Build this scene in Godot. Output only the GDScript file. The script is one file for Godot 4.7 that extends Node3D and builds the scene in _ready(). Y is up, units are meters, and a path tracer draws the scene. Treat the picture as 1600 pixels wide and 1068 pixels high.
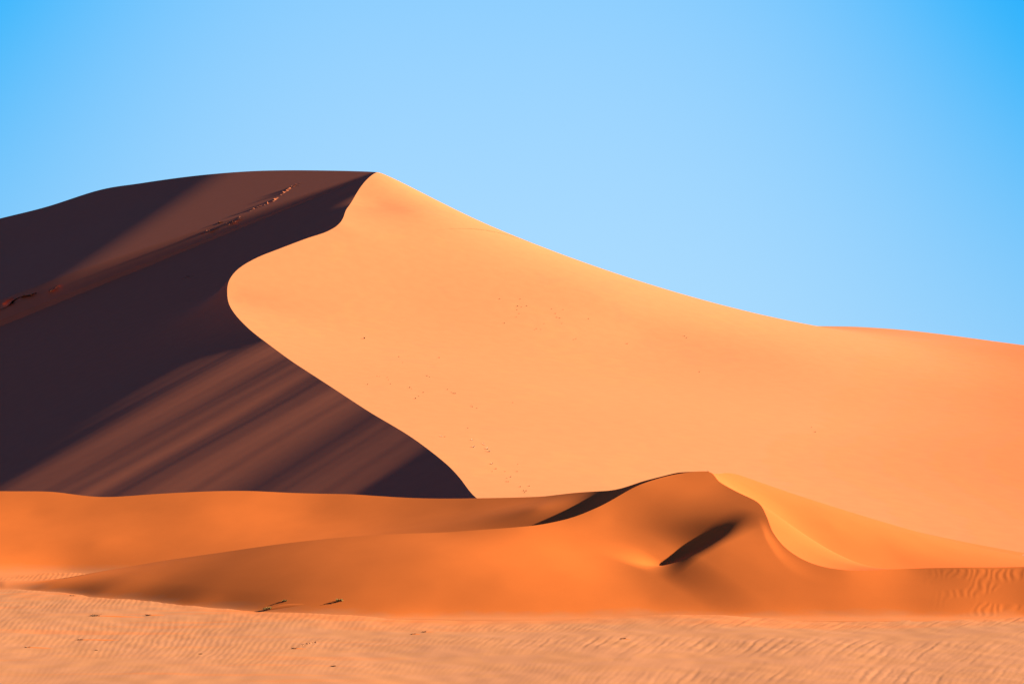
extends Node3D
# A Namib sand sea under a clear sky. Right is +x, away from the camera is -z ("D" below is -z), y is up, metres.

const F := 3573.0          # focal length in photograph pixels (1600 wide), a vertical field of 17 degrees
const EYE := 13.0          # the camera stands on a low rise, this high above the flat
const PITCH := 1.0583      # degrees upward
const SUN_EL := 21.5
const SUN_AZ := 10.0       # degrees behind exact right
var sun_dir: Vector3
var noise := FastNoiseLite.new()

# ---------------------------------------------------------------- helpers
func at(px: float, py: float, d: float) -> Vector3:
	# the place at distance d that is seen at px, py of the photograph
	var a := (px - 800.0) / F
	var b := (534.0 - py) / F
	var t := deg_to_rad(PITCH)
	var fz := cos(t) - b * sin(t)
	return Vector3(a / fz * d, EYE + (b * cos(t) + sin(t)) / fz * d, -d)

func put(px: float, y: float, d: float) -> Vector3:
	var p := at(px, 600.0, d)
	return Vector3(p.x, y, -d)

func pts(list: Array) -> PackedVector3Array:
	var r := PackedVector3Array()
	for q in list:
		r.append(at(q[0], q[1], q[2]))
	return r

func along(c: PackedVector3Array, t: float) -> Vector3:
	# Catmull-Rom through the points, t from 0 to 1
	var n := c.size() - 1
	var f := clampf(t, 0.0, 1.0) * n
	var i := mini(int(f), n - 1)
	var u := f - i
	var p1 := c[i]
	var p2 := c[i + 1]
	var p0 := c[i - 1] if i > 0 else p1 * 2.0 - p2
	var p3 := c[i + 2] if i < n - 1 else p2 * 2.0 - p1
	# centripetal spacing
	var k0 := maxf(sqrt(p0.distance_to(p1)), 1e-3)
	var k1 := maxf(sqrt(p1.distance_to(p2)), 1e-3)
	var k2 := maxf(sqrt(p2.distance_to(p3)), 1e-3)
	var m1 := (p2 - p1) + k1 * ((p1 - p0) / k0 - (p2 - p0) / (k0 + k1))
	var m2 := (p2 - p1) + k1 * ((p3 - p2) / k2 - (p3 - p1) / (k1 + k2))
	var a := 2.0 * (p1 - p2) + m1 + m2
	var b := -3.0 * (p1 - p2) - 2.0 * m1 - m2
	return ((a * u + b) * u + m1) * u + p1

func smooth(a: float, b: float, x: float) -> float:
	return smoothstep(a, b, x)

# a smooth height field through given points (thin plate)
class Plate:
	var cx := PackedFloat64Array()
	var cd := PackedFloat64Array()
	var w := PackedFloat64Array()
	var scale := 50.0
	func fit(p: PackedVector3Array, stiff := 0.0) -> void:
		var n := p.size()
		var m := n + 3
		var A := []
		for i in n:
			cx.append(p[i].x / scale)
			cd.append(-p[i].z / scale)
		for i in n:
			var row := PackedFloat64Array()
			row.resize(m + 1)
			for j in n:
				var dx := cx[i] - cx[j]
				var dd := cd[i] - cd[j]
				var r2 := dx * dx + dd * dd
				row[j] = 0.0 if r2 < 1e-12 else r2 * log(r2)
			row[i] += stiff
			row[n] = 1.0
			row[n + 1] = cx[i]
			row[n + 2] = cd[i]
			row[m] = p[i].y
			A.append(row)
		for k in 3:
			var row := PackedFloat64Array()
			row.resize(m + 1)
			for j in n:
				row[j] = [1.0, cx[j], cd[j]][k]
			A.append(row)
		for c in m:
			var best := c
			for r in range(c, m):
				if absf(A[r][c]) > absf(A[best][c]):
					best = r
			var tmp: PackedFloat64Array = A[c]
			A[c] = A[best]
			A[best] = tmp
			var pr: PackedFloat64Array = A[c]
			for r in range(c + 1, m):
				var rr: PackedFloat64Array = A[r]
				var f: float = rr[c] / pr[c]
				if f != 0.0:
					for k in range(c, m + 1):
						rr[k] -= f * pr[k]
					A[r] = rr
		w.resize(m)
		for c in range(m - 1, -1, -1):
			var s: float = A[c][m]
			for k in range(c + 1, m):
				s -= A[c][k] * w[k]
			w[c] = s / A[c][c]
	func at(x: float, d: float) -> float:
		x /= scale
		d /= scale
		var n := cx.size()
		var s := w[n] + w[n + 1] * x + w[n + 2] * d
		for i in n:
			var dx := x - cx[i]
			var dd := d - cd[i]
			var r2 := dx * dx + dd * dd
			if r2 > 1e-12:
				s += w[i] * r2 * log(r2)
		return s

# a grid of points (rows of equal length) as one smooth mesh
func sheet(called: String, grid: Array, colors: Array, m: Material, parent: Node = self) -> MeshInstance3D:
	var nr := grid.size()
	var nc: int = grid[0].size()
	var v := PackedVector3Array()
	var nn := PackedVector3Array()
	var cc := PackedColorArray()
	var uv := PackedVector2Array()
	for r in nr:
		var row: PackedVector3Array = grid[r]
		var up: PackedVector3Array = grid[maxi(r - 1, 0)]
		var dn: PackedVector3Array = grid[mini(r + 1, nr - 1)]
		v.append_array(row)
		for c in nc:
			var a := row[mini(c + 1, nc - 1)] - row[maxi(c - 1, 0)]
			var b := dn[c] - up[c]
			var n := a.cross(b).normalized()
			if n.y < 0.0:
				n = -n
			nn.append(n)
			uv.append(Vector2(row[c].x, row[c].z) / 40.0)
		cc.append_array(colors[r])
	var flip := false
	var mid: PackedVector3Array = grid[nr / 2]
	var mid2: PackedVector3Array = grid[nr / 2 + 1]
	if (mid[nc / 2 + 1] - mid[nc / 2]).cross(mid2[nc / 2] - mid[nc / 2]).y > 0.0:
		flip = true
	var ix := PackedInt32Array()
	ix.resize((nr - 1) * (nc - 1) * 6)
	var k := 0
	for r in nr - 1:
		for c in nc - 1:
			var i := r * nc + c
			var j := i + nc
			if flip:
				ix[k] = i; ix[k + 1] = j; ix[k + 2] = i + 1
				ix[k + 3] = i + 1; ix[k + 4] = j; ix[k + 5] = j + 1
			else:
				ix[k] = i; ix[k + 1] = i + 1; ix[k + 2] = j
				ix[k + 3] = i + 1; ix[k + 4] = j + 1; ix[k + 5] = j
			k += 6
	var arr := []
	arr.resize(Mesh.ARRAY_MAX)
	arr[Mesh.ARRAY_VERTEX] = v
	arr[Mesh.ARRAY_NORMAL] = nn
	arr[Mesh.ARRAY_COLOR] = cc
	arr[Mesh.ARRAY_TEX_UV] = uv
	arr[Mesh.ARRAY_INDEX] = ix
	var am := ArrayMesh.new()
	am.add_surface_from_arrays(Mesh.PRIMITIVE_TRIANGLES, arr)
	am.surface_set_material(0, m)
	var o := MeshInstance3D.new()
	o.name = called
	o.mesh = am
	parent.add_child(o, true)
	return o

func same(rows: int, cols: int, c: Color) -> Array:
	var one := PackedColorArray()
	one.resize(cols)
	one.fill(c)
	var r := []
	for i in rows:
		r.append(one)
	return r

func tag(o: Node, label: String, category: String, group := "", kind := "") -> void:
	o.set_meta("label", label)
	o.set_meta("category", category)
	if group:
		o.set_meta("group", group)
	if kind:
		o.set_meta("kind", kind)

func base(called: String, where := Vector3.ZERO) -> Node3D:
	var o := Node3D.new()
	o.name = called
	o.position = where
	add_child(o, true)
	return o

func sand(called: String, bump: Texture2D, relief: float, tone: Texture2D) -> StandardMaterial3D:
	var m := StandardMaterial3D.new()
	m.resource_name = called
	m.vertex_color_use_as_albedo = true
	m.roughness = 1.0
	m.metallic_specular = 0.1
	m.albedo_texture = tone
	if bump:
		m.heightmap_enabled = true
		m.heightmap_texture = bump
		m.heightmap_scale = relief
	return m

# ---------------------------------------------------------------- base colours (linear)
const BIG_SAND := Color(0.44, 0.159, 0.056)
const LEE_SHADE_SAND := Color(0.46, 0.130, 0.052)   # the dune's sand, reddened to carry the slip face's shade colour
const VIGNETTE_SAND := Color(0.46, 0.112, 0.034)  # the dune's sand with lens vignette colour painted in, for the far right
const LOW_SAND := Color(0.52, 0.119, 0.0205)
const SUNLIT_LOW_SAND := Color(0.50, 0.101, 0.0215)  # same sand as the low dunes, recoloured as its sunlit copy
const FLAT_SAND := Color(0.365, 0.149, 0.0590)

# ---------------------------------------------------------------- scene
func _ready() -> void:
	var t0 := Time.get_ticks_msec()
	var cam := Camera3D.new()
	cam.name = "camera"
	cam.fov = 17.0
	cam.near = 0.5
	cam.far = 12000.0
	cam.position = Vector3(0, EYE, 0)
	cam.rotation_degrees.x = PITCH
	add_child(cam)
	cam.current = true

	var exposure := 4.2
	var env := Environment.new()
	env.background_mode = Environment.BG_SKY
	env.tonemap_mode = Environment.TONE_MAPPER_LINEAR
	env.tonemap_exposure = exposure
	env.sdfgi_enabled = true
	env.ssao_enabled = true
	env.ssil_enabled = true
	var sky := Sky.new()
	var pan := PanoramaSkyMaterial.new()
	pan.panorama = clear_sky(exposure)
	sky.sky_material = pan
	env.sky = sky
	var we := WorldEnvironment.new()
	we.name = "environment"
	we.environment = env
	add_child(we)

	var e := deg_to_rad(SUN_EL)
	var z := deg_to_rad(SUN_AZ)
	sun_dir = Vector3(cos(e) * cos(z), sin(e), -cos(e) * sin(z))
	var sun := DirectionalLight3D.new()
	sun.name = "sun"
	sun.light_energy = 1.5
	sun.light_color = Color(1.0, 0.965, 0.91)
	sun.light_angular_distance = 0.5
	sun.shadow_enabled = true
	add_child(sun)
	sun.look_at_from_position(Vector3.ZERO, -sun_dir, Vector3.UP)

	noise.seed = 7
	noise.noise_type = FastNoiseLite.TYPE_SIMPLEX_SMOOTH
	noise.fractal_type = FastNoiseLite.FRACTAL_NONE
	noise.frequency = 1.0

	build_ground()
	build_big_dune()
	build_low_dunes()
	build_details()
	print("built in ", Time.get_ticks_msec() - t0, " ms")

func clear_sky(exposure: float) -> ImageTexture:
	# display-linear colours of a clear afternoon sky, paler low over the sand, sides deepened as by lens vignette, deep blue zenith tinted for the shadows
	var w := 1024
	var h := 512
	var data := PackedFloat32Array()
	data.resize(w * h * 3)
	var k := 0
	for y in h:
		var el := 90.0 - (y + 0.5) / h * 180.0
		var le := maxf(el, 0.0)
		var top := pow(le / 9.5, 1.4)
		var deep := 1.0 - exp(-maxf(le - 9.6, 0.0) / 14.0)
		for x in w:
			var az := (x + 0.5) / w * 360.0
			if az > 180.0:
				az -= 360.0
			var s := 1.0 - exp(-pow(absf(az + 0.6) / 13.5, 3.0))
			var up := minf(le / 9.5, 1.0)
			var r := 0.43 - s * (0.22 + 0.25 * up) - 0.15 * minf(top, 3.0)
			r = 0.02 + 0.03 * log(1.0 + exp((r - 0.02) / 0.03))
			var g := 0.73 - s * (0.15 + 0.15 * up) - 0.10 * minf(top, 1.6)
			var b := 1.0 - 0.04 * s
			r = lerpf(r, 0.030, deep)
			g = lerpf(g, 0.055, deep)
			b = lerpf(b, 0.30, deep)
			data[k] = r / exposure
			data[k + 1] = g / exposure
			data[k + 2] = b / exposure
			k += 3
	var im := Image.create_from_data(w, h, false, Image.FORMAT_RGBF, data.to_byte_array())
	return ImageTexture.create_from_image(im)

func n2(x: float, y: float) -> float:
	return noise.get_noise_2d(x, y)

func tone_texture(spread: float, sd: int) -> ImageTexture:
	var f := FastNoiseLite.new()
	f.seed = sd
	f.frequency = 0.012
	f.fractal_octaves = 5
	var im := f.get_seamless_image(1024, 1024)
	var src := im.get_data()
	var data := PackedByteArray()
	data.resize(1024 * 1024 * 3)
	for i in 1024 * 1024:
		var v := 1.0 - spread * (1.0 - src[i] / 255.0)
		var q := int(v * 255.0)
		data[i * 3] = q
		data[i * 3 + 1] = q
		data[i * 3 + 2] = q
	return ImageTexture.create_from_image(Image.create_from_data(1024, 1024, false, Image.FORMAT_RGB8, data))

var tone_soft: ImageTexture
var wind_plate: Plate
var front_plate: Plate
var mid_plate: Plate
var scarp_line: PackedVector3Array
var lee_rows: Array
var big_dune: Node3D

# ---- the flat
func flat_height(x: float, d: float) -> float:
	# the rise on which the camera stands
	var r := sqrt(x * x + d * d)
	return (EYE - 1.7) * (1.0 - smooth(0.0, 74.0, r)) - 9.0 * smooth(174.0, 215.0, d)

func ripple(x: float, d: float) -> float:
	# wind ripples, crests running away to the right: a broad, broken set on the right, a finer one on the left
	var wx := x + 0.13 * n2(x * 0.3, d * 0.10) + 0.045 * n2(x * 1.5 + 31.0, d * 0.35)
	var lean := (d - 115.0) * clampf(0.13 + 0.0115 * x, -0.12, 0.42)
	var ph := (wx - lean) / 0.58 + 0.3 * n2(x * 0.12, d * 0.03)
	var big := sin(ph * TAU) + 0.25 * sin(2.0 * ph * TAU + 1.0)
	var fp := (wx + 0.04 * n2(x * 2.0, d * 0.4) - lean) / 0.33
	var fine := sin(fp * TAU)
	var right := smooth(-6.0, 12.0, x + 7.0 * n2(x * 0.06 + 9.0, d * 0.06))
	var broken := clampf(0.6 + 1.1 * n2((wx - lean) * 0.45 + 70.0, d * 0.07) + 0.5 * n2(x * 0.9, d * 0.2), 0.0, 1.3)
	var lumps := n2(x * 1.6, d * 0.55 + 20.0)
	return lerpf(fine * 0.37, big * broken * 1.0 * 0.75 + 0.2 * fine + 0.2 * lumps, right)

func ripple_strength(x: float, d: float) -> float:
	var a := 0.62 + 0.8 * n2(x * 0.05 + 3.0, d * 0.12 - 4.0) + 0.3 * n2(x * 0.2, d * 0.3)
	a *= lerpf(0.35, 1.0, smooth(101.0, 107.0, d + 0.30 * x + 3.0 * n2(x * 0.1, 8.0)))      # smoother near at hand
	a += 0.9 * smooth(149.5, 152.0, d) * smooth(160.0, 157.0, d) * smooth(-34.0, -31.0, x) * smooth(-24.5, -28.0, x)
	return clampf(a, 0.06, 1.3)

func build_ground() -> void:
	tone_soft = tone_texture(0.03, 5)
	var xs := PackedFloat64Array()
	var ds := PackedFloat64Array()
	var x := 0.0
	var step := 0.065
	var half := PackedFloat64Array()
	while x < 7000.0:
		half.append(x)
		if x > 39.0:
			step = step * 1.25
		x += step
	for i in range(half.size() - 1, 0, -1):
		xs.append(-half[i])
	xs.append_array(half)
	var d := 88.0
	var near := PackedFloat64Array()
	step = 0.6
	while d > -3000.0:
		near.append(d)
		d -= step
		step = minf(step * 1.12, 600.0)
		if d > 0.0:
			step = minf(step, 4.0)
	for i in range(near.size() - 1, -1, -1):
		ds.append(near[i])
	d = 88.2
	while d < 9000.0:
		ds.append(d)
		if d < 134.0:
			d += 0.17
		elif d < 164.0:
			d += 0.22
		else:
			d += maxf(0.5, (d - 160.0) * 0.15)
	var grid := []
	var tones := []
	for dd in ds:
		var row := PackedVector3Array()
		var cr := PackedColorArray()
		for xx in xs:
			var f := 0.0
			if dd > 95.0 and dd < 166.0 and absf(xx) < 40.0:
				# redder sand drifts out over the flat from the foot of the dunes and in thin streaks
				var foot := 128.5 + maxf(0.0, -10.0 - xx) * 0.9
				f = 0.45 * smooth(-9.0, 1.0, dd - foot + 3.0 * n2(xx * 0.07, dd * 0.2) + 1.2 * n2(xx * 0.3, dd * 0.6))
				f += 0.30 * smooth(0.25, 0.75, n2(xx * 0.05 + 3.0, dd * 0.7)) * smooth(0.0, -12.0, xx)
				f += 0.05 * n2(xx * 0.2, dd * 0.4)
			cr.append(FLAT_SAND.lerp(LOW_SAND, clampf(f, 0.0, 1.0)))
			var y := flat_height(xx, dd)
			if dd > 88.0 and dd < 166.0 and absf(xx) < 40.0:
				var edge := smooth(88.0, 92.0, dd) * smooth(40.0, 36.0, absf(xx)) * smooth(166.0, 162.0, dd)
				y += edge * (0.0095 * ripple(xx, dd) * ripple_strength(xx, dd) + 0.10 * n2(xx * 0.09, dd * 0.05) + 0.02 * n2(xx * 0.5, dd * 0.35))
			row.append(Vector3(xx, y, -dd))
		grid.append(row)
		tones.append(cr)
	var m := sand("flat_sand", null, 0.0, tone_soft)
	var o := sheet("ground", grid, tones, m)
	tag(o, "pale rippled sand flat stretching along the foot of the dunes", "ground", "", "structure")
	print("ground ", xs.size(), " x ", ds.size())

# ---- the big dune
func lee_plane(x: float, d: float) -> float:
	# the plane that the dark slip face follows: 25 degrees, facing left and a little towards the camera
	return 0.55 + 0.4663 * (0.8192 * (x + 3.85) + 0.5736 * (d - 250.0))

func on_plane(px: float, py: float) -> float:
	# how far off the slip face's plane is in that direction
	var a := at(px, py, 1.0)
	var lo := 100.0
	var hi := 3000.0
	for it in 60:
		var mid := (lo + hi) / 2.0
		if EYE + (a.y - EYE) * mid > lee_plane(a.x * mid, mid):
			lo = mid
		else:
			hi = mid
	return lo

func build_big_dune() -> void:
	var dune := base("big_dune")
	tag(dune, "towering dune with a winding crest between its dark slip face and its bright orange slope", "dune", "", "structure")
	var m := sand("big_dune_sand", null, 0.0, tone_soft)
	# crest from the near foot to the peak
	var crest := PackedVector3Array()
	for q in [[800, 806, 0], [745, 778, 0], [718, 746, 0], [700, 727, 0], [640, 681, 0], [580, 645, 0], [520, 606, 0], [460, 567, 0], [420, 538, 0], [385, 510, -4], [363, 485, -10], [355, 462, -16], [357, 440, -24.9], [372, 420, -28.7], [400, 403, -26.7], [440, 387, -19.8], [480, 372, -11.9], [512, 361, -4.7], [530, 349, -3], [543, 324, 0], [560, 297, 0], [590, 269, 0]]:
		crest.append(at(q[0], q[1], on_plane(q[0], q[1]) + q[2]))
	var w_pts := crest.duplicate()
	for q in [[640, 297, 522.99], [700, 327, 527.66], [770, 361, 524.68], [850, 396, 522.29], [925, 423, 533.89], [1000, 447, 540.61], [1060, 466, 537.71], [1120, 482, 555.27], [1180, 497, 579.82], [1240, 508, 598.79], [1330, 510, 599.48], [1420, 516, 591.48], [1600, 539, 574.27], [1800, 560, 531.73], [650, 480, 424.83], [800, 600, 356.25], [1100, 650, 344.47], [1500, 700, 342.25], [500, 430, 431.05], [620, 380, 455.71], [1000, 520, 434.38], [1400, 600, 420.14], [650, 330, 483.7], [800, 430, 451.37], [1250, 560, 431.75], [950, 470, 448.13], [590, 320, 488.42], [560, 350, 462.66]]:
		w_pts.append(at(q[0], q[1], q[2]))
	var plate := Plate.new()
	plate.fit(w_pts)
	wind_plate = plate
	big_dune = dune
	var skyline := pts([[590, 269, 511.42], [640, 297, 522.99], [700, 327, 527.66], [770, 361, 524.68], [850, 396, 522.29], [925, 423, 533.89], [1000, 447, 540.61], [1060, 466, 537.71], [1120, 482, 555.27], [1180, 497, 579.82], [1240, 508, 598.79], [1330, 510, 599.48], [1420, 516, 591.48], [1600, 539, 574.27], [1800, 560, 531.73]])
	skyline[0] = crest[crest.size() - 1]
	var outer := pts([[2300, 1000, 190], [2300, 870, 240], [2300, 800, 290], [2300, 720, 340], [2300, 650, 400], [2250, 610, 460]])
	for i in range(skyline.size() - 1, -1, -1):
		outer.append(skyline[i])
	var nt := 420
	var ns := 150
	var grid := []
	var ridge := PackedVector3Array()
	for i in nt + 1:
		var t := float(i) / nt
		var a := along(crest, t)
		ridge.append(a)
		var b := along(outer, t)
		var row := PackedVector3Array()
		for j in ns + 1:
			var s := pow(float(j) / ns, 1.7)
			var p := a.lerp(b, s)
			var h := plate.at(p.x, -p.z)
			row.append(Vector3(p.x, maxf(h, -11.0), p.z))
		grid.append(row)
	var tones := []
	for row: PackedVector3Array in grid:
		var cr := PackedColorArray()
		for p in row:
			var c := BIG_SAND.lerp(VIGNETTE_SAND, smooth(40.0, 92.0, p.x - 0.17 * (-p.z - 340.0) + 10.0 * n2(p.x * 0.01, p.z * 0.01)))  # vignette colour painted in towards the right
			var v := 1.0 + 0.015 * n2(p.x * 0.03, p.z * 0.02) + 0.01 * n2(p.x * 0.2, p.z * 0.1)
			cr.append(Color(c.r * v, c.g * v, c.b * v))
		tones.append(cr)
	sheet("windward_slope", grid, tones, m, dune)
	# the far side behind the right-hand skyline falls away
	var back := []
	for k in 24:
		var row := PackedVector3Array()
		var f := float(k) / 23.0
		for i in nt / 3 + 1:
			var p := along(skyline, float(i) / (nt / 3))
			p.y = plate.at(p.x, -p.z)
			row.append(Vector3(p.x + 10.0 * f, p.y - 0.15 - 60.0 * f * f - 14.0 * f, p.z - 120.0 * f))
		back.append(row)
	sheet("far_slope", back, same(24, nt / 3 + 1, BIG_SAND), m, dune)

	# the slip face: one line after another laid down from the crest and the left-hand skyline, away from the sun
	var top := PackedVector3Array()
	var heads := []
	for q in [[590, 269], [575, 268], [520, 266.5], [440, 266], [380, 268], [300, 275], [220, 286], [150, 298], [75, 322], [0, 341], [-120, 372], [-300, 420], [-500, 470]]:
		top.append(at(q[0], q[1], on_plane(q[0], q[1])))
	top[0] = crest[crest.size() - 1]
	for i in nt * 2 + 1:
		var p := along(crest, float(i) / (nt * 2))
		p.y = plate.at(p.x, -p.z)
		heads.append(p)
	for i in range(1, nt):
		heads.append(along(top, float(i) / (nt - 1)))
	var lx := cos(deg_to_rad(SUN_AZ))
	var ld := sin(deg_to_rad(SUN_AZ))
	var tan_e := tan(deg_to_rad(SUN_EL))
	var lee := []
	var nl := 170
	for i in heads.size():
		var p: Vector3 = heads[i]
		var off := p.y - lee_plane(p.x, -p.z)
		var row := PackedVector3Array()
		row.append(p)
		var extra := 0.0
		var last := 0.0
		var y_last := p.y
		for j in range(1, nl + 1):
			var run := 190.0 * pow(float(j) / nl, 1.5)
			var x := p.x - lx * run
			var d := -p.z - ld * run
			extra += lee_light(x, d, y_last, run, i < nt * 2 + 1) * (run - last)
			last = run
			var h := lee_plane(x, d) + off * exp(-run / 5.0) + extra
			y_last = h
			row.append(Vector3(x, maxf(h, -11.0), -d))
		lee.append(row)
	lee_rows = lee
	sheet("slip_face", lee, same(heads.size(), nl + 1, LEE_SHADE_SAND), m, dune)
	var behind := []
	for k in 16:
		var row := PackedVector3Array()
		var f := float(k) / 15.0
		for i in 160:
			var p := along(top, i / 159.0)
			row.append(Vector3(p.x + 40.0 * f, p.y - 0.15 - 70.0 * f * f - 14.0 * f, p.z - 120.0 * f))
		behind.append(row)
	sheet("far_slope", behind, same(16, 160, BIG_SAND), m, dune)

func seen(x: float, y: float, d: float) -> Vector2:
	# direction of a place from the look-out, in photograph pixels (for reading positions off the plan)
	return Vector2(800.0 + F * x / d, 600.0 - F * (y - EYE) / d)

func lee_light(x: float, d: float, y: float, run: float, under_crest: bool) -> float:
	# how much less steeply than the plane the slip face falls along the sun's azimuth here
	var q := -0.1736 * x + 0.9848 * d      # across the sun's azimuth
	var p := seen(x, y, d)
	var v := 0.0
	if under_crest:
		# avalanche tongues of the lower slip face
		var k := x * 0.788 - d * 0.616     # across the tongues
		var edge := p.y - (490.0 + (360.0 - p.x) * 0.62)
		var wide := smooth(-25.0, 100.0, edge)
		wide *= 1.0 - smooth(470.0, 760.0, p.x + (p.y - 760.0) * 1.3 + 60.0 * n2(k * 0.05, 3.0))
		var st := 0.6 * n2(k * 0.05 + 5.0, d * 0.003) + 0.4 * n2(k * 0.12 + 40.0, d * 0.004) + 0.2 * n2(k * 0.3, d * 0.006)
		v = wide * (0.070 + 0.046 * st)
	else:
		# a fan under the skyline, its slope shaped to catch grazing sun
		var edge := (p.x - 310.0) * 0.554 + (p.y - 275.0) * 0.833
		v = smooth(-22.0, 34.0, edge) * smooth(507.0, 514.0, q) * 0.072
	return v

# ---- the low dunes in front
func build_low_dunes() -> void:
	var m := sand("low_dune_sand", null, 0.0, tone_soft)
	# crest shared by the front dune and its lee side, from the toe on the left over the summit and down to the right
	var crest_list := [[-60, 912, 151], [20, 908, 150.6], [90, 904, 150], [200, 885, 147.63], [350, 862, 144.31], [450, 848, 142.49], [550, 838, 141.25], [700, 831, 139.76], [810, 823, 139.45], [880, 812, 140.36], [930, 794, 141.52], [1000, 757, 143.83], [1060, 740, 145], [1108, 737, 145], [1124, 752, 143.84], [1150, 767, 142.33], [1185, 785, 140.09], [1198, 806, 137.97], [1208, 831, 135.86], [1232, 859, 133.81], [1270, 880, 132.49], [1320, 890, 131.92], [1420, 888, 132.4], [1510, 886, 132.2], [1600, 885, 132.2], [1750, 884, 132.2], [1900, 890, 132.4], [2050, 903, 132.4], [2200, 923, 131.6], [2350, 948, 130]]
	var crest := pts(crest_list)
	var toe := PackedVector3Array()
	for q in [[-60, 147], [20, 146], [90, 143.5], [200, 138], [340, 132], [430, 130], [550, 128.3], [690, 128], [800, 128], [850, 128.1], [890, 128.2], [940, 128.3], [980, 128.4], [1010, 128.4], [1040, 128.4], [1065, 128.4], [1100, 128.4], [1130, 128.3], [1160, 128.3], [1190, 128.2], [1230, 128.2], [1290, 128.2], [1420, 128.2], [1510, 128.2], [1600, 128.2], [1750, 128.2], [1900, 128.2], [2050, 128.3], [2200, 128.6], [2370, 129.2]]:
		toe.append(put(q[0], 0.0, q[1]))
	var fp := crest.duplicate()
	for q in [[-60, 147], [20, 146], [60, 144], [150, 139.5], [300, 133.5], [420, 130], [550, 128.3], [690, 128], [800, 128], [900, 128.2], [1000, 128.4], [1100, 128.4], [1200, 128.2], [1290, 128.2], [1420, 128.2], [1600, 128.2], [1750, 128.2], [1900, 128.2], [2050, 128.3], [2200, 128.6], [2370, 129.2]]:
		fp.append(put(q[0], 0.02, q[1]))
		fp.append(put(q[0], -1.1, q[1] - 3.5))
	for q in [[250, 905, 140.35], [350, 895, 138.36], [350, 930, 134.19], [450, 880, 137.51], [450, 920, 132.95], [560, 870, 136.57], [560, 920, 131.41], [680, 860, 136.12], [680, 915, 131.14], [790, 860, 135.9], [790, 915, 131.01], [890, 850, 137.39], [890, 900, 132.37], [960, 810, 140.54], [960, 860, 136.67], [960, 915, 131.5], [1010, 800, 141], [1010, 850, 137.33], [1015, 895, 132.8], [1015, 935, 130.23], [1060, 780, 142.01], [1070, 830, 138.07], [1070, 900, 132.08], [1110, 770, 142.47], [1120, 820, 137.98], [1130, 880, 132.91], [1130, 925, 130.44], [1170, 825, 136.81], [1190, 890, 132.1], [1260, 910, 130.96], [1350, 920, 130.48], [1440, 915, 130.86], [1560, 915, 130.71], [1700, 915, 130.4]]:
		fp.append(at(q[0], q[1], q[2]))
	var front := Plate.new()
	front.fit(fp)
	front_plate = front
	var scarp := pts([[1192, 792, 139.3], [1008, 895, 133.0]])
	scarp_line = scarp
	var nt := 1040
	var ns := 110
	var grid := []
	var cols := []
	for i in nt + 1:
		var t := float(i) / nt
		var a := along(crest, t)
		a.y = front.at(a.x, -a.z)
		var b := along(toe, t)
		b += (b - a).normalized() * 4.0
		b.y = 0.0
		var row := PackedVector3Array()
		var cr := PackedColorArray()
		for j in ns + 1:
			var s := pow(float(j) / ns, 1.25)
			var p := a.lerp(b, s)
			var run := Vector2(p.x - a.x, p.z - a.z).length()
			var h := front.at(p.x, -p.z)
			h += scarp_rise(scarp, p.x, -p.z) * smooth(0.0, 1.5, run)
			h += edge_ripples(p.x, -p.z, run)
			h -= 0.7 * (smooth(0.03, 0.0, t) + smooth(0.975, 1.0, t))   # both ends sink into the flat
			if j > 0:
				var lift := smooth(0.0, 1.0, h)
				h = lerpf(0.5 * (h + sqrt(h * h + 0.04)) - 0.05, h, lift) - 0.9 * smooth(0.84, 1.0, float(j) / ns)
			row.append(Vector3(p.x, h, p.z))
			var f := smooth(-0.04, 0.40, h + 0.14 * n2(p.x * 0.13, p.z * 0.2) + 0.10 * n2(p.x * 0.5, p.z * 0.9))
			cr.append(FLAT_SAND.lerp(LOW_SAND, lerpf(0.5, 1.0, f)))
		grid.append(row)
		cols.append(cr)
	var dune := base("front_dune")
	tag(dune, "low orange dune in front with a sharp summit and a dark hollow below it", "dune", "", "structure")
	sheet("front_slope", grid, cols, m, dune)

	# middle dune behind it on the left
	var mid_crest := pts([[-1000, 885, 162], [-850, 860, 168], [-650, 818, 174], [-450, 787, 177], [-250, 772, 176], [-100, 768, 174], [0, 767, 172.4], [80, 768, 171.66], [160, 776, 170.28], [250, 771, 169.82], [400, 767, 169.02], [550, 772, 167.51], [745, 778, 163], [850, 775, 159.5], [920, 768, 156.07], [1000, 753, 150.19], [1060, 738, 146.5], [1108, 736, 145.6]])
	var valley := PackedVector3Array()
	for q in [[-1000, -0.1, 157], [-850, 0.0, 155], [-650, 0.0, 153], [-450, 0.0, 152], [-250, 0.0, 153], [-100, 0.0, 154], [0, 0.0, 156.4], [100, 0.0, 157.5], [200, 0.2, 156], [300, 0.5, 154], [400, 0.9, 151.5], [550, 1.5, 149.5], [700, 2.0, 148], [810, 2.4, 147.5], [900, 3.4, 146.5], [980, 5.0, 146], [1060, 7.0, 145.6], [1108, 7.3, 145.2]]:
		valley.append(put(q[0], q[1], q[2]))
	var mp := mid_crest.duplicate()
	mp.append_array(valley)
	for i in 5:
		mp.append(put([-250, -100, 0, 100, 200][i], -0.2, 150.0))
	for q in [[50, 800, 168.54], [50, 850, 162.29], [130, 800, 167.88], [150, 850, 161.7], [220, 800, 166.86], [220, 850, 161.27], [320, 800, 165.82], [320, 845, 160.77], [400, 795, 166.13], [400, 840, 160.51], [480, 800, 165.28], [480, 830, 161.06], [600, 795, 164.16], [600, 820, 160.31], [720, 795, 161.01], [720, 815, 156.18], [840, 795, 154.04], [920, 785, 152.72]]:
		mp.append(at(q[0], q[1], q[2]))
	var mid := Plate.new()
	mid.fit(mp)
	mid_plate = mid
	grid = []
	cols = []
	nt = 560
	ns = 80
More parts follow.
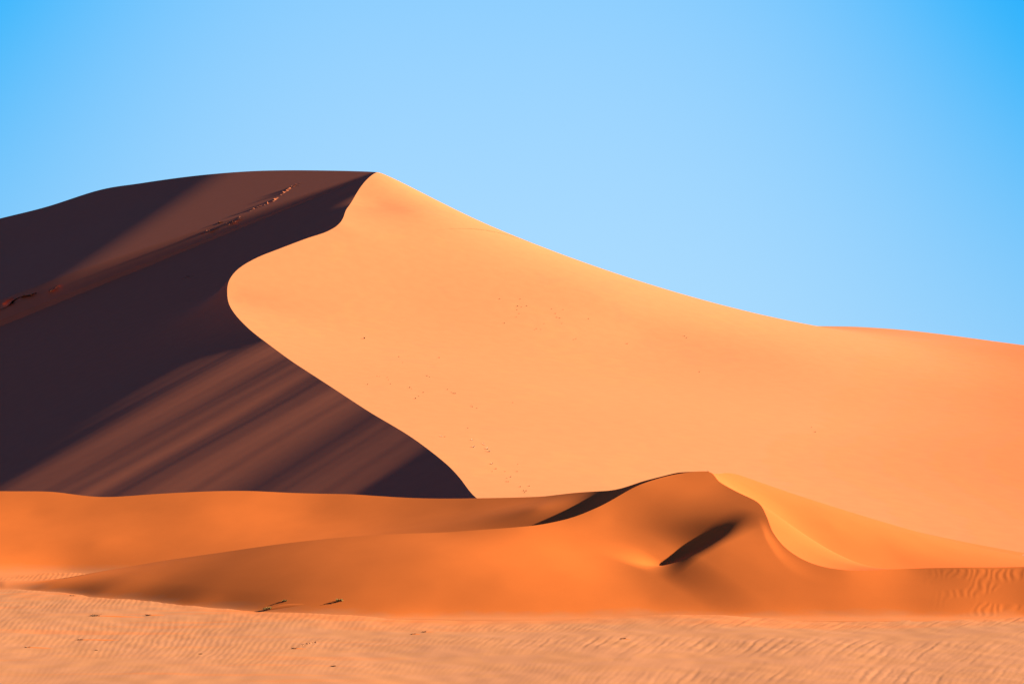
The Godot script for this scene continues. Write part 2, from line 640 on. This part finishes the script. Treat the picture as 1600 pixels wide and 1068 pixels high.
	for i in nt + 1:
		var t := float(i) / nt
		var a := along(mid_crest, t)
		var b := along(valley, t)
		b += Vector3(0, 0, 4.0) * smooth(1.0, 0.7, t)
		var row := PackedVector3Array()
		var cr := PackedColorArray()
		for j in ns + 1:
			var s := float(j) / ns
			var p := a.lerp(b, s)
			var h := mid.at(p.x, -p.z)
			if j > 0:
				h = lerpf(0.5 * (h + sqrt(h * h + 0.03)) - 0.05, h, smooth(0.0, 1.0, h)) - 0.5 * smooth(0.9, 1.0, s) * smooth(0.62, 0.52, t)
			row.append(Vector3(p.x, h, p.z))
			cr.append(FLAT_SAND.lerp(LOW_SAND, lerpf(0.42, 1.0, smooth(-0.02, 0.7, h + 0.12 * n2(p.x * 0.13, p.z * 0.2)))))
		grid.append(row)
		cols.append(cr)
	var second := base("middle_dune")
	tag(second, "long low orange ridge between the front dune and the foot of the big dune", "dune", "", "structure")
	sheet("near_slope", grid, cols, m, second)
	grid = []
	for k in 12:
		var row := PackedVector3Array()
		var f := k / 11.0
		for i in 200:
			var p := along(mid_crest, i / 199.0)
			p.y = mid.at(p.x, -p.z)
			row.append(Vector3(p.x - 4.0 * f, maxf(p.y - 0.01 - 9.0 * f * (0.4 + 0.6 * f), -0.5), p.z - 26.0 * f))
		grid.append(row)
	sheet("far_slope", grid, same(12, 200, LOW_SAND), m, second)
	# lee side of the front dune, down into the valley
	grid = []
	for k in 14:
		var row := PackedVector3Array()
		var f := k / 13.0
		for i in 300:
			var p := along(crest, i / 299.0 * 12.9 / 29.0)
			var fade := 1.0 - 0.75 * smooth(0.8, 1.0, i / 299.0)
			row.append(Vector3(p.x - 1.2 * f, front.at(p.x, -p.z) - 0.004 - 0.7 * smooth(0.03 * 29.0 / 12.9, 0.0, i / 299.0) - 4.4 * f * fade, p.z - 9.0 * f * fade))
		grid.append(row)
	sheet("lee_slope", grid, same(14, 300, LOW_SAND), m, dune)

	# sunny right-hand slope behind the summit
	var sky_r := pts([[1108, 737, 145.4], [1160, 748, 156], [1250, 775, 164], [1350, 808, 168], [1450, 838, 170], [1600, 870, 170.0], [1750, 888, 167.0], [1900, 899, 163], [2050, 911, 157], [2200, 930, 148], [2400, 958, 134]])
	var knife := PackedVector3Array()
	for i in range(13, 30):
		knife.append(crest[i])
	var rp := knife.duplicate()
	rp.append_array(sky_r.slice(1))
	for q in [[1400, 1.25, 140], [1600, 0.9, 141], [1750, 0.8, 141], [1900, 0.7, 141], [2050, 0.45, 140], [2200, 0.1, 137]]:
		rp.append(put(q[0], q[1], q[2]))
	for q in [[1230, 800, 151], [1300, 820, 151.3], [1280, 860, 147], [1400, 850, 151.3], [1400, 875, 149], [1550, 876, 152]]:
		rp.append(at(q[0], q[1], q[2]))
	var right := Plate.new()
	right.fit(rp)
	grid = []
	nt = 300
	ns = 100
	for i in nt + 1:
		var t := float(i) / nt
		var a := along(knife, t)
		a.y = front.at(a.x, -a.z)
		var b := along(sky_r, t)
		b = a + (b - a) * 1.2 + Vector3(0.0, 0, -2.0 * (1.0 - t))
		var row := PackedVector3Array()
		for j in ns + 1:
			var p := a.lerp(b, pow(float(j) / ns, 1.3))
			var h := right.at(p.x, -p.z) if j > 0 else a.y
			row.append(Vector3(p.x, maxf(h, -1.0), p.z))
		grid.append(row)
	sheet("sunny_slope", grid, same(nt + 1, ns + 1, SUNLIT_LOW_SAND), m, dune)

func scarp_rise(line: PackedVector3Array, x: float, d: float) -> float:
	# the small scarp in the hollow: low on its left, a rounded shoulder on its right
	var best := 1e9
	var side := 0.0
	var tt := 0.0
	var p := Vector2(x, d)
	for i in line.size() - 1:
		var a := Vector2(line[i].x, -line[i].z)
		var b := Vector2(line[i + 1].x, -line[i + 1].z)
		var u := clampf((p - a).dot(b - a) / (b - a).length_squared(), 0.0, 1.0)
		var c := a + (b - a) * u
		var l := p.distance_to(c)
		if l < best:
			best = l
			side = signf((b - a).cross(p - a))
			tt = (i + u) / (line.size() - 1)
	if best > 14.0 or tt < 0.001:
		return 0.0
	var s := best * side
	var taper := smooth(1.0, 0.72, tt) * smooth(0.06, 0.58, tt)
	var low := exp(-pow(minf(s, 0.0) / lerpf(1.3, 2.6, smooth(0.1, 0.6, tt)), 2.0))
	return taper * (-0.84 * low * (1.0 - smooth(-1.6, 1.9, s)) + 0.40 * smooth(-1.6, 1.9, s) * exp(-maxf(s, 0.0) / 4.0))

func edge_ripples(x: float, d: float, run: float) -> float:
	# wind ripples on the low ridge at the right
	if x < 20.0:
		return 0.0
	var near_crest := smooth(0.05, 0.25, run) * smooth(1.3, 0.5, run + 0.5 * n2(x * 0.5, 2.0))
	var patch := smooth(0.05, 0.45, n2(x * 0.33 + 4.0, d * 0.5 + 9.0))
	var a := smooth(23.0, 27.0, x) * maxf(near_crest, 0.8 * patch * smooth(0.1, 0.6, run))
	return 0.010 * a * sin((x - 0.5 * d + 0.25 * n2(x * 0.8, d * 0.6)) * TAU / 0.42)

# ---------------------------------------------------------------- small things
func wind_height(x: float, d: float) -> float:
	return wind_plate.at(x, d)

func front_height(x: float, d: float) -> float:
	var h := front_plate.at(x, d) + scarp_rise(scarp_line, x, d)
	return lerpf(0.5 * (h + sqrt(h * h + 0.04)) - 0.05, h, smooth(0.0, 1.0, h))

func ground_height(x: float, d: float) -> float:
	return 0.10 * n2(x * 0.09, d * 0.05)

func land(height: Callable, px: float, py: float, lo: float, hi: float) -> Vector3:
	# the place on that surface in that direction
	var d := lo
	while d < hi:
		var p := at(px, py, d)
		if height.call(p.x, d) >= p.y:
			break
		d += 0.25 if hi < 200.0 else 1.0
	var p := at(px, py, d)
	p.y = height.call(p.x, d)
	return p

func lee_place(px: float, py: float) -> Vector3:
	var best := 1e9
	var bi := 0
	var bj := 0
	for pass_no in 2:
		var i0 := 0 if pass_no == 0 else maxi(bi - 10, 0)
		var i1 := lee_rows.size() if pass_no == 0 else mini(bi + 10, lee_rows.size())
		var j0 := 0 if pass_no == 0 else maxi(bj - 5, 0)
		var j1 := 171 if pass_no == 0 else mini(bj + 5, 171)
		for i in range(i0, i1, 8 if pass_no == 0 else 1):
			var row: PackedVector3Array = lee_rows[i]
			for j in range(j0, j1, 4 if pass_no == 0 else 1):
				var q := row[j]
				var s := seen(q.x, q.y, -q.z)
				var e := (s.x - px) * (s.x - px) + (s.y - py) * (s.y - py)
				if e < best:
					best = e
					bi = i
					bj = j
	return lee_rows[bi][bj]

func matte(called: String, c: Color, back := Color.BLACK) -> StandardMaterial3D:
	var m := StandardMaterial3D.new()
	m.resource_name = called
	m.albedo_color = c.linear_to_srgb()
	m.roughness = 0.95
	m.metallic_specular = 0.15
	if back != Color.BLACK:
		m.backlight_enabled = true
		m.backlight = back
		m.cull_mode = BaseMaterial3D.CULL_DISABLED
	return m

func lump(rng: RandomNumberGenerator, sx: float, sy: float, sz: float, m: Material) -> ArrayMesh:
	# an angular broken block: a box whose corners and edge middles are knocked about
	var st := SurfaceTool.new()
	st.begin(Mesh.PRIMITIVE_TRIANGLES)
	st.set_smooth_group(-1)
	var v := {}
	for i in 3:
		for j in 3:
			for k in 3:
				var p := Vector3(i - 1, j - 1, k - 1)
				p = p.normalized() * lerpf(0.75, 1.15, rng.randf()) if p != Vector3.ZERO else p
				v[Vector3i(i, j, k)] = Vector3(p.x * sx, p.y * sy, p.z * sz)
	for axis in 3:
		for side in [0, 2]:
			for a in 2:
				for b in 2:
					var q := []
					for o in [[0, 0], [1, 0], [1, 1], [0, 1]]:
						var c := Vector3i.ZERO
						c[axis] = side
						c[(axis + 1) % 3] = a + o[0]
						c[(axis + 2) % 3] = b + o[1]
						q.append(v[c])
					var order := [0, 2, 1, 0, 3, 2] if side == 2 else [0, 1, 2, 0, 2, 3]
					for o in order:
						st.add_vertex(q[o])
	st.generate_normals()
	st.set_material(m)
	return st.commit()

func blades(rng: RandomNumberGenerator, count: int, spread: float, tall: float, wide: float, m: Material) -> ArrayMesh:
	# thin bent blades fanning out of one root
	var st := SurfaceTool.new()
	st.begin(Mesh.PRIMITIVE_TRIANGLES)
	for i in count:
		var az := rng.randf() * TAU
		var dir := Vector3(cos(az), 0, sin(az))
		var side := Vector3(-sin(az), 0, cos(az)) * wide * rng.randf_range(0.6, 1.2)
		var root := dir * spread * 0.25 * rng.randf()
		var l := rng.randf_range(0.55, 1.0)
		var midp := root + dir * spread * 0.45 * l + Vector3.UP * tall * 0.75 * l
		var tip := root + dir * spread * l + Vector3.UP * tall * rng.randf_range(0.5, 1.0) * l
		var p := [root - side, root + side, midp + side * 0.7, midp - side * 0.7]
		for o in [0, 1, 2, 0, 2, 3]:
			st.add_vertex(p[o])
		for q in [p[3], p[2], tip]:
			st.add_vertex(q)
	st.generate_normals()
	st.set_material(m)
	return st.commit()

func leaves(rng: RandomNumberGenerator, count: int, r: Vector3, size: float, m: Material) -> ArrayMesh:
	# small leaf faces through an uneven low crown
	var st := SurfaceTool.new()
	st.begin(Mesh.PRIMITIVE_TRIANGLES)
	var clumps := []
	for i in 9:
		clumps.append(Vector3(rng.randf_range(-1, 1), rng.randf_range(0.15, 0.9), rng.randf_range(-1, 1)))
	for i in count:
		var c: Vector3 = clumps[i % 9]
		var p := (c + Vector3(rng.randfn(), rng.randfn(), rng.randfn()) * 0.22) * r
		p.y = absf(p.y)
		var a := Vector3(rng.randfn(), rng.randfn(), rng.randfn()).normalized() * size * rng.randf_range(0.6, 1.4)
		var b := a.cross(Vector3(rng.randfn(), rng.randfn(), rng.randfn())).normalized() * size * 0.35
		for q in [p - a, p + b, p + a, p - a, p + a, p - b]:
			st.add_vertex(q)
	st.generate_normals()
	st.set_material(m)
	return st.commit()

func twigs(rng: RandomNumberGenerator, count: int, length: float, thick: float, lift: float, m: Material) -> ArrayMesh:
	# crooked dry sticks, three-sided
	var st := SurfaceTool.new()
	st.begin(Mesh.PRIMITIVE_TRIANGLES)
	for i in count:
		var az := rng.randf() * TAU
		var p := Vector3(rng.randf_range(-0.2, 0.2), 0.0, rng.randf_range(-0.2, 0.2)) * length
		var dir := Vector3(cos(az), rng.randf_range(0.2, 1.0) * lift, sin(az) * 0.7)
		var r := thick * rng.randf_range(0.7, 1.2)
		for seg in 3:
			var q := p + (dir + Vector3(rng.randfn(), rng.randfn() * lift, rng.randfn()) * 0.3) * length * 0.3
			q.y = maxf(q.y, thick * 0.5)
			var u := (q - p).cross(Vector3.UP).normalized()
			var w := (q - p).cross(u).normalized()
			var r2 := r * 0.65
			for k in 3:
				var a0 := TAU * k / 3.0
				var a1 := TAU * (k + 1) / 3.0
				var e0 := u * cos(a0) + w * sin(a0)
				var e1 := u * cos(a1) + w * sin(a1)
				for o in [p + e0 * r, q + e1 * r2, p + e1 * r, p + e0 * r, q + e0 * r2, q + e1 * r2]:
					st.add_vertex(o)
			p = q
			r = r2
	st.generate_normals()
	st.set_material(m)
	return st.commit()

func ledge(rng: RandomNumberGenerator, line: Array, tall: float, m: Material) -> void:
	# a low broken edge of crusted sand running down the slip face
	var spots := PackedVector3Array()
	for q in line:
		spots.append(lee_place(q[0], q[1]))
	var up := Vector3(-0.35, 0.9, 0.24).normalized()
	var n := 26 * spots.size()
	var grid := []
	var run := rng.randf() * 50.0
	for i in n + 1:
		var t := float(i) / n
		var p := along(spots, t)
		var side := (along(spots, minf(t + 0.02, 1.0)) - along(spots, maxf(t - 0.02, 0.0))).normalized().cross(up).normalized()
		run += 0.3
		p += side * (0.9 * n2(run * 0.35, 1.0) + 0.35 * n2(run * 1.4, 7.0))
		var h := tall * clampf(0.35 + 1.3 * n2(run * 0.5, 4.0) + 0.5 * n2(run * 2.2, 9.0), 0.0, 1.3) * smooth(0.0, 0.1, t) * smooth(1.0, 0.9, t)
		var w := 0.35 + 0.25 * n2(run * 0.7, 12.0)
		var row := PackedVector3Array()
		for c in [[-2.6, -0.25], [-1.2, 0.35], [-0.35, 0.95], [0.1, 1.0], [0.5, 0.35], [1.1, -0.25]]:
			row.append(p + side * (c[0] * w) + up * (h * c[1] - 0.06))
		grid.append(row)
	sheet("crust_ledge", grid, same(n + 1, 6, LEE_SHADE_SAND), m, big_dune)

func part(called: String, mesh: Mesh, parent: Node3D, where := Vector3.ZERO, turn := 0.0) -> MeshInstance3D:
	var o := MeshInstance3D.new()
	o.name = called
	o.mesh = mesh
	o.position = where
	o.rotation.y = turn
	parent.add_child(o, true)
	return o

func sand_tail(parent: Node3D, height: Callable, from: Vector3, length: float, width: float, tall: float, c: Color, m: Material) -> void:
	# the tongue of blown sand that trails away from a plant
	var grid := []
	for i in 25:
		var row := PackedVector3Array()
		var f := i / 24.0
		for j in 13:
			var g := j / 6.0 - 1.0
			var half := width * (0.25 + 0.75 * sin(minf(f * 2.2, 1.0) * PI / 2.0)) * (1.0 - 0.75 * f * f)
			var x := from.x - 0.15 + length * f
			var d := -from.z + g * half + 0.3 * width * sin(f * 5.0)
			var y := tall * (1.0 - g * g) * pow(1.0 - f, 0.8) * smooth(0.0, 0.08, f) - 0.012
			row.append(Vector3(x, height.call(x, d) + y, -d) - parent.position)
		grid.append(row)
	sheet("sand_tail", grid, same(25, 13, c), m, parent)

func dup(o: Node3D, at_place: Vector3, turn: float, big: float, label: String, group: String) -> Node3D:
	var c: Node3D = o.duplicate()
	c.name = o.name
	add_child(c, true)
	c.position = at_place
	c.rotation.y = turn
	c.scale = Vector3.ONE * big
	c.set_meta("label", label)
	c.set_meta("group", group)
	return c

const ORDER := ["first", "second", "third", "fourth", "fifth", "sixth", "seventh", "eighth", "ninth", "tenth", "eleventh", "twelfth", "thirteenth", "fourteenth"]

func build_details() -> void:
	var rng := RandomNumberGenerator.new()
	rng.seed = 41
	var straw := matte("dark_dry_grass", Color(0.10, 0.055, 0.025), Color(0.02, 0.012, 0.005))
	var pale := matte("pale_dry_grass", Color(0.62, 0.50, 0.30), Color(0.10, 0.08, 0.04))
	var leaf := matte("olive_leaf", Color(0.30, 0.215, 0.06), Color(0.08, 0.06, 0.015))
	var wood := matte("dry_wood", Color(0.12, 0.062, 0.032))
	var sand_m := sand("blown_sand", null, 0.0, tone_soft)

	# broken crust on the slip face, in the slip face's shade tint
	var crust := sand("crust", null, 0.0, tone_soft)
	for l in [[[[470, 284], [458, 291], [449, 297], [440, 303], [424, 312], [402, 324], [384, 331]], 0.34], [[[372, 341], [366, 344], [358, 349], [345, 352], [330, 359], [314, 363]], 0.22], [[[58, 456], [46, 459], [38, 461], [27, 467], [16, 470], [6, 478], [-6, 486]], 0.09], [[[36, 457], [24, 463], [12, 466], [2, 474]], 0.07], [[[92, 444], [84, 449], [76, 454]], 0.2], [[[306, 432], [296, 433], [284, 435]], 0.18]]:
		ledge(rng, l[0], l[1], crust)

	# tufts on the sunny face
	var kinds := []
	for i in 4:
		var o := part("grass_tuft", blades(rng, 26, 0.17, 0.22, 0.022, straw), self)
		tag(o, "tiny dark tuft of dry grass", "grass tuft")
		kinds.append(o)
	var used := 0
	var bunches := [
		["nine dark tufts in the upper left knot on the sunlit face", "tufts high on the sunlit face", [[781, 469], [788, 507], [807, 497], [808, 485], [809, 479], [811, 492], [813, 470], [815, 480], [823, 481]]],
		["seven dark tufts just right of the uppermost knot", "tufts high on the sunlit face", [[850, 507], [862, 485], [868, 491], [870, 498], [875, 498], [878, 508], [880, 484]]],
		["three dark tufts in a level row under the upper knot", "tufts high on the sunlit face", [[835, 516], [838, 516], [845, 515]]],
		["four scattered dark tufts right of the upper knots", "tufts high on the sunlit face", [[896, 531], [900, 530], [920, 499], [980, 539]]],
		["three dark tufts far right below the skyline", "tufts high on the sunlit face", [[1070, 527], [1073, 530], [1093, 582]]],
		["a lone pair of tufts above the front dune's sunny side", "tufts high on the sunlit face", [[1268, 668], [1274, 676]]],
		["six dark tufts nearest the winding crest's lower bend", "tufts beside the winding crest", [[574, 602], [589, 588], [593, 589], [605, 590], [607, 594], [610, 600]]],
		["three spread dark tufts above the crest's lower bend", "tufts beside the winding crest", [[623, 558], [629, 567], [686, 560]]],
		["seven dark tufts mid slope beside the winding crest", "tufts beside the winding crest", [[640, 607], [643, 608], [649, 623], [654, 620], [661, 614], [667, 588], [671, 590]]],
		["four dark tufts in a slanting row mid slope", "tufts beside the winding crest", [[699, 609], [705, 614], [708, 615], [711, 616]]],
		["four dark tufts further down past the slanting row", "tufts beside the winding crest", [[736, 634], [738, 636], [745, 639], [801, 630]]],
		["two dark tufts just above the pale tufts", "tufts beside the winding crest", [[695, 684], [731, 670]]],
		["seven dark tufts low down, left of the lowest bunch", "tufts low on the sunlit face", [[769, 737], [775, 733], [789, 738], [791, 755], [792, 749], [794, 753], [798, 747]]],
		["seven dark tufts in the lowest bunch above the middle dune", "tufts low on the sunlit face", [[808, 738], [809, 727], [813, 762], [818, 768], [820, 771], [822, 769], [827, 761]]]]
	for set_no in bunches.size():
		var bunch: Array = bunches[set_no]
		for n in bunch[2].size():
			var q: Array = bunch[2][n]
			var p := land(wind_height, q[0], q[1], 215.0, 600.0)
			var big := rng.randf_range(0.6, 1.15) * (0.62 if set_no > 11 else 0.85)
			var label: String = "%s from left of %s" % [ORDER[n], bunch[0]]
			if used < 4:
				kinds[used].position = p
				kinds[used].scale = Vector3.ONE * big
				kinds[used].set_meta("label", label)
				kinds[used].set_meta("group", bunch[1])
			else:
				dup(kinds[rng.randi() % 4], p, rng.randf() * TAU, big, label, bunch[1])
			used += 1
	dup(kinds[0], land(wind_height, 569, 530, 215.0, 600.0), 1.0, 1.6, "darkest grass tuft on the sunlit face, alone near the bend of the crest", "tufts beside the winding crest")
	var first := true
	var pale_tuft: MeshInstance3D
	var pales := [[690, 682], [738, 689], [755, 694], [757, 697], [740, 699], [762, 703], [765, 707], [769, 726]]
	for n in pales.size():
		var q: Array = pales[n]
		var p := land(wind_height, q[0], q[1], 215.0, 600.0)
		var label: String = "%s from the top of the eight pale straw-coloured tufts low on the sunlit face" % ORDER[n]
		if first:
			pale_tuft = part("grass_tuft", blades(rng, 22, 0.24, 0.2, 0.03, pale), self, p)
			tag(pale_tuft, label, "grass tuft", "pale tufts on the sunlit face")
			first = false
		else:
			dup(pale_tuft, p, rng.randf() * TAU, rng.randf_range(0.8, 1.3), label, "pale tufts on the sunlit face")

	# three small shrubs at the foot of the front dune
	for q in [[417, 953, 0.72, "largest of the three small olive shrubs at the front dune's foot, trailing orange sand", 2.6], [444, 940, 0.42, "smallest of the three olive shrubs, a little up the slope of the front dune", 0.0], [530, 940, 0.55, "olive shrub standing apart to the right on the front dune's lower slope", 0.0]]:
		var p := land(front_height, q[0], q[1], 122.0, 150.0)
		var b: float = q[2]
		var sh := base("desert_shrub", p)
		tag(sh, q[3], "shrub", "small shrubs at the foot of the front dune")
		part("stems", twigs(rng, 14, 0.34 * b, 0.012, 0.8, wood), sh)
		part("foliage", leaves(rng, 420, Vector3(0.30, 0.17, 0.24) * b, 0.03, leaf), sh)
		if q[4] > 0.0:
			sand_tail(sh, front_height, p, q[4], 0.35, 0.07, LOW_SAND, sand_m)

	# dead plants and sticks on the flat
	for q in [[148, 963, 1.0, "dark clump of dead twigs on the left of the flat, sand trailing to its right", 3.0], [232, 962, 0.6, "small clump of dead twigs at the end of an orange sand streak", 1.6], [112, 931, 0.4, "little dead clump just below the thin left end of the front dune", 0.9], [125, 1000, 0.45, "half-buried dead stalks with a long thin orange sand streak", 3.2], [42, 1012, 0.4, "flat dead stalks near the left edge of the flat", 1.8], [460, 1014, 0.5, "dead twig beside a row of crumbs of crust on the flat", 1.0], [646, 991, 0.35, "left of two small dead clumps on the middle of the flat", 0.7], [663, 988, 0.45, "right of two small dead clumps on the middle of the flat, with a sand streak", 1.2], [974, 998, 0.4, "lone dead stalks below the hollow of the front dune", 0.5], [521, 1041, 0.35, "upright dead stalk low on the flat near the bottom of the view", 0.0], [313, 1022, 0.25, "tiny dead stalk on the flat between the left clumps and the row of crumbs", 0.0], [150, 1016, 0.25, "tiny dead stalk near the lower left of the flat", 0.0]]:
		var p := land(ground_height, q[0], q[1], 92.0, 160.0)
		var b: float = q[2]
		var o := base("dead_shrub", p)
		tag(o, q[3], "dead shrub", "dead plants scattered over the flat")
		b *= 0.75
		part("twigs", twigs(rng, 22, 0.5 * b, 0.013, 0.45, wood), o)
		part("dry_leaves", leaves(rng, 90, Vector3(0.32, 0.1, 0.22) * b, 0.025, straw), o)
		if q[4] > 0.0:
			sand_tail(o, ground_height, p, q[4], 0.30 + 0.2 * b, 0.05, FLAT_SAND.lerp(LOW_SAND, 0.75), sand_m)
	# crumbs of hard sand in a row beside one of them
	var hard := matte("hard_sand", FLAT_SAND * 0.9)
	var crumb: MeshInstance3D
	for i in 14:
		var f := i / 13.0
		var p := land(ground_height, lerpf(472, 496, f) + rng.randfn() * 1.2, lerpf(1009, 1003.5, f) + rng.randfn() * 0.8, 92.0, 160.0)
		var label: String = "%s from the left of the fourteen hard sand crumbs in a short row" % ORDER[i]
		if i == 0:
			crumb = part("sand_crumb", lump(rng, 0.06, 0.04, 0.06, hard), self, p)
			tag(crumb, label, "sand crumb", "row of crumbs of hard sand on the flat")
		else:
			dup(crumb, p, rng.randf() * TAU, rng.randf_range(0.6, 1.4), label, "row of crumbs of hard sand on the flat")
